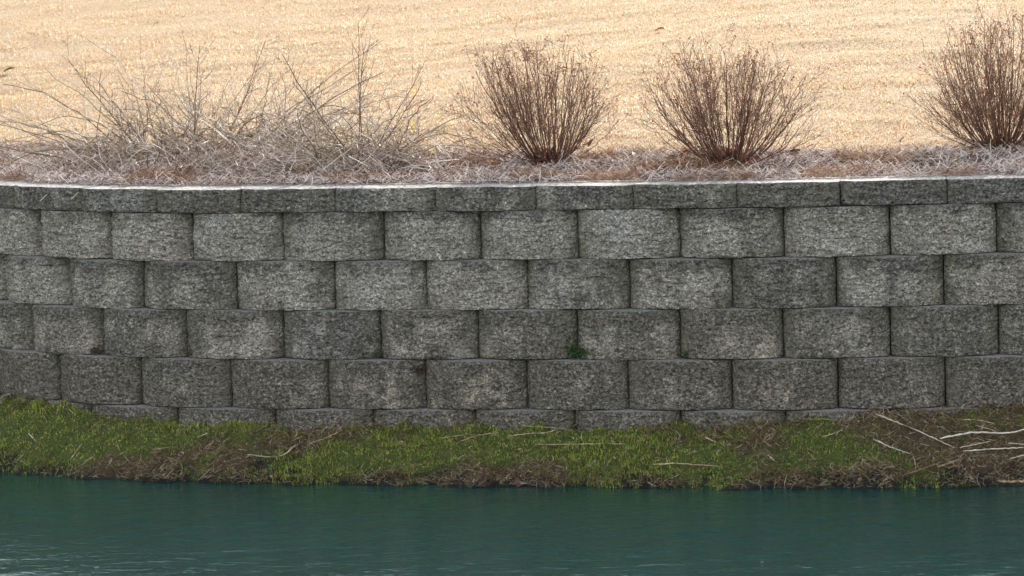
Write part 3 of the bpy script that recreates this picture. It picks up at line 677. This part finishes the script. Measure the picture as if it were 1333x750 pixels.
def leafobj(p, size, col, label, dirv, cup=.35, name='fallen_leaf', group='fallen leaves on the planting bed', cat='leaf'):
    n, m = 7, 5; u = np.linspace(0, 1, n); v = np.linspace(-1, 1, m); U, Vv = np.meshgrid(u, v, indexing='ij')
    wd = np.sin(np.pi*np.clip(U, .02, .98))**.8*.34*(1+.25*np.sin(U*19))
    Lx, Ly, Lz = U-.2, Vv*wd, cup*(Vv**2)*.3+.25*np.sin(U*3)*cup
    d = np.array(dirv, float); d /= np.linalg.norm(d); q = np.cross(d, [0, .3, 1.]); q /= np.linalg.norm(q); nn = np.cross(q, d)
    P = np.array(p)+size*(Lx[..., None]*d+Ly[..., None]*q+Lz[..., None]*nn); P = P.reshape(-1, 3)
    P2 = P-nn*.0008; i = np.arange(n*m).reshape(n, m); F = np.stack([i[:-1, :-1], i[:-1, 1:], i[1:, 1:], i[1:, :-1]], -1).reshape(-1, 4)
    return tag(build(name, np.concatenate([P, P2]), np.concatenate([F, F[:, ::-1]+n*m]), MAT_LEAF, None, tuple(p), tint=np.tile([col], (2*n*m, 1)), smooth=True), label, cat, group)
LV = [((888, 207), .060, (.42, .10, .04), 'rust red curled leaf at the left foot of the middle bush', (1, .2, .5)),
      ((1173, 188), .030, (.22, .10, .07), 'small dark brown curled leaf tilted up between the middle and the right bush', (.5, .3, .6)),
      ((1028, 204), .060, (.20, .12, .08), 'dark brown leaf lying right of the middle bush', (1, .2, .15)),
      ((1052, 196), .036, (.40, .18, .10), 'small orange brown leaf beyond the dark one right of the middle bush', (.8, .5, .3)),
      ((768, 193), .040, (.20, .09, .06), 'dark red leaf behind the right foot of the bush beside the tangled shrubs', (.5, 0, .8)),
      ((870, 210), .035, (.12, .06, .05), 'blackish curled leaf left of the rust red one', (1, .1, .3)),
      ((822, 228), .045, (.38, .22, .13), 'brown leaf on the mulch near the coping, between two round bushes', (1, 0, .2)),
      ((855, 43), .055, (.34, .18, .10), 'lone brown leaf high on the lawn above the gap between two round bushes', (1, .5, .2)),
      ((8, 96), .06, (.22, .15, .12), 'dark leaf on the lawn at the left edge', (1, .3, .3))]
for (px, py), sz, col, lab, dv in LV: leafobj(at(px, py, .012), sz, col, lab, dv, group='fallen leaves on the planting bed' if py > 150 else 'fallen leaves on the lawn')
BL = [((275, 553), .035, (.62, .6, .55), 'pale curled leaf near the wall foot on the left bank', (1, .2, .2)),
      ((316, 558), .02, (.5, .45, .4), 'tiny pale leaf right of the curled pale one on the left bank', (1, .2, .2)),
      ((1153, 616), .045, (.42, .46, .30), 'greenish white flat leaf at the water edge left of the reed pile', (1, .1, .05)),
      ((1237, 616), .040, (.52, .34, .20), 'orange tan leaf under the reed pile', (1, .2, .15)),
      ((1045, 628), .03, (.30, .16, .10), 'reddish leaf at the waterline right of the middle', (1, .2, .3)),
      ((3, 525), .05, (.5, .48, .5), 'pale grey leaf against the wall foot at the left edge', (1, .2, .4)),
      ((748, 561), .03, (.42, .30, .16), 'tan leaf beside the kinked stalk', (.8, .2, .5))]
for (px, py), sz, col, lab, dv in BL: leafobj(at(px, py, .016), sz, col, lab, dv, group='leaves on the bank')
for px, py, sz, col, lab in ((124, 740, .016, (.8, .8, .78), 'tiny white petal floating on the water at the lower left'), (991, 733, .010, (.45, .75, .75), 'smaller bluish white fleck floating on the water right of the middle')):
    p = at(px, py, .003); leafobj(p, sz, col, lab, (1, .1, .0), cup=.2, name='floating_petal', group=None, cat='petal')

def weed(px, py, size, n, seed, label, reds=.3, dead=False, name='wall_weed'):
    o_ = wallpt(px, py, .052 if py < 470 else .075); r = np.random.default_rng(seed)
    root = empty(name, tuple(o_), label, 'weed', 'weeds growing in the wall joints')
    az = r.uniform(-1.4, 1.4, n); d = np.stack([np.sin(az)*.7, -np.abs(r.normal(size=n))*.35-.15, np.cos(az)*r.uniform(.4, 1.1, n)], 1)
    P, W = branchy(o_+np.array([0, 0.005, 0]), d, size*r.uniform(.4, 1, n), r, K=5, rad=.0012, spread=.006, wob=.003)
    g = [(.10, .055, .04), (.16, .11, .09)] if dead else [(.05, .10, .03), (.09, .13, .05)]
    a = tubes(P, W, 3, pick(g, [1, 1], n, r)); build('stems', a[0], a[1], MAT_TWIG, root, tuple(o_), tint=a[2])
    pts = np.concatenate([P[:, 2], P[:, 3], P[:, 4]]); pts = np.repeat(pts, 3, 0)+r.normal(size=(len(pts)*3, 3))*size*.05
    c = pick([(.035, .085, .03), (.06, .13, .045), (.30, .09, .06), (.10, .08, .04)] if not dead else [(.11, .06, .045), (.08, .05, .04), (.2, .13, .10), (.06, .04, .035)], [3, 3, 3*reds, 1.5], len(pts), r)
    V, F, T = leaves(pts, size*.24, c, aspect=.5, seed=seed); build('leaves', V, F, MAT_BLADE, root, tuple(o_), tint=T)
weed(752, 464, .078, 22, 301, 'largest weed, green and red leaved, rooted in the wall joint near the middle')
weed(895, 465, .038, 16, 302, 'small weed with a red tip in the wall joint right of the largest weed', .8)
weed(491, 465, .030, 10, 303, 'tiny plain green weed in the wall joint left of the largest weed', 0)
weed(548, 485, .045, 22, 304, 'tuft of dead reddish roots in the joint of the lowest full course', dead=True, name='dead_weed')
weed(250, 463, .035, 14, 305, 'reddish dead sprig on the ledge at the left of the wall', dead=True, name='dead_weed')
weed(126, 460, .035, 18, 306, 'dark dead sprig on the ledge left of the other dead sprigs', dead=True, name='dead_weed')

# ------------------------------------------------------------------ bank vegetation
r = np.random.default_rng(51)
def bank_points(N, e0=.13, e1=.66):
    s = r.uniform(-3.1, 2.9, N); e = r.uniform(e0, e1, N); x, y = C(s, e); z, d, s2 = terrain(x, y); return x, y, z, e, s2
x, y, z, e, s = bank_points(130000)
green = greenness(x, y, e, s)
keepg = (r.uniform(size=len(x)) < sst(-.45, .45, green)+.03) & (z > WATER-.004)
x1, y1, z1, g1 = x[keepg], y[keepg], z[keepg], green[keepg]; N = len(x1)
an = r.uniform(0, 2*np.pi, N); L_ = r.uniform(.004, .011, N)*(1+.9*(vn(x1*5, y1*5, 0, 3) > .35)); lean = r.uniform(.2, 1.5, N)
tall = r.uniform(size=N) < .015; L_ = np.where(tall, L_*2.0, L_)
dx, dy = np.cos(an)*np.sin(lean), np.sin(an)*np.sin(lean); w_ = r.uniform(.0011, .0024, N)
P0 = np.stack([x1, y1, z1-.004], 1); tip = P0+np.stack([dx*L_, dy*L_, np.cos(lean)*L_+.004], 1); mid = (P0+tip)/2+np.stack([0*dx, 0*dx, L_*.15], 1)
q = np.stack([-np.sin(an), np.cos(an), r.normal(size=N)*.3], 1)
V = np.stack([P0-q*w_[:, None], P0+q*w_[:, None], mid+q*w_[:, None]*.8, mid-q*w_[:, None]*.8, tip], 1).reshape(-1, 3); b = (np.arange(N)*5)[:, None]
tn = pick([(.20, .275, .035), (.30, .35, .05), (.12, .19, .03), (.36, .37, .09), (.32, .25, .14), (.15, .10, .065)], [3, 3, 2.4, 2, 2, 2], N, r)
tn *= (.85+.35*sst(0, .8, g1))[:, None]
tag(build('bank_grass', V, [b+np.array([[0, 1, 2, 3]]), b+np.array([[3, 2, 4]])], MAT_BLADE, tint=np.repeat(tn, 5, 0)), 'short mossy green grass on the bank between wall and water', 'grass', kind='stuff')
kd = (r.uniform(size=len(x)) < .30*sst(.35, -.35, green)+.025) & (z > WATER-.002)
V, F, T = straw(kd.sum(), x[kd], y[kd], z[kd], r, .012, .055, .0014, [(.19, .13, .08), (.34, .26, .17), (.11, .075, .05), (.56, .49, .37), (.24, .13, .085), (.20, .20, .07)], [3, 3, 2.5, 1.2, 1, 2], tilt=.5, lift=.012, curl=1.2)
tag(build('dead_grass', V, F, MAT_STRAW, tint=T), 'brown dead grass and roots matted over the bank', 'dead grass', kind='stuff')
# small weeds with leaves in the grass (broadleaf ground cover)
kl = (r.uniform(size=len(x)) < .05*(.5+.5*(vn(x*8, y*8, 0, 88) > .2))) & (z > WATER+.01)
P = np.stack([x[kl], y[kl], z[kl]+.008], 1)
gg = green[kl][:, None]; tn = np.where(r.uniform(size=(len(P), 1)) < sst(-.3, .3, gg)*.75, pick([(.08, .17, .03), (.12, .22, .04)], [1, 1], len(P), r), pick([(.16, .09, .06), (.08, .055, .04), (.3, .24, .17)], [2, 3, 1], len(P), r))
V, F, T = leaves(P, .014, tn, aspect=.7, seed=9)
tag(build('ground_cover', V, F, MAT_BLADE, tint=T), 'tiny round green and brown leaves mixed into the bank grass', 'ground cover', kind='stuff')
x_, y_, z_, e_, s_ = bank_points(700); k = z_ > WATER+.01
V, F, T = leaves(np.stack([x_[k], y_[k], z_[k]+.010], 1), .016, pick([(.45, .38, .28), (.30, .2, .12), (.55, .5, .42), (.25, .12, .07)], [2, 3, 1, 2], int(k.sum()), r), aspect=.45, seed=19)
tag(build('leaf_crumbs', V, F, MAT_LEAF, tint=T), 'tiny tan and brown dead leaf crumbs scattered on the bank', 'leaf litter', kind='stuff')
# pebbles and mud lumps at the waterline
x, y, z, e, s = bank_points(2600, .45, .75); k = (z > WATER-.012) & (z < WATER+.05); x, y, z = x[k], y[k], z[k]
ico = np.array([(1, 0, 0), (-1, 0, 0), (0, 1, 0), (0, -1, 0), (0, 0, 1), (0, 0, -1)], float); fc = np.array([(0, 2, 4), (2, 1, 4), (1, 3, 4), (3, 0, 4), (2, 0, 5), (1, 2, 5), (3, 1, 5), (0, 3, 5)])
n = len(x); sc_ = r.uniform(.003, .010, (n, 1, 1))*np.array([1, 1, .6]); V = np.stack([x, y, z], 1)[:, None]+ico*sc_*r.uniform(.7, 1.3, (n, 6, 1)); F = (np.arange(n)*6)[:, None, None]+fc
tag(build('shore_pebbles', V.reshape(-1, 3), F.reshape(-1, 3), MAT_LEAF, tint=np.repeat(pick([(.05, .05, .055), (.09, .085, .08), (.03, .028, .026)], [2, 1, 2], n, r), 6, 0), smooth=True), 'dark pebbles and mud crumbs along the waterline', 'pebbles', kind='stuff')
# grit fallen on the wall ledges
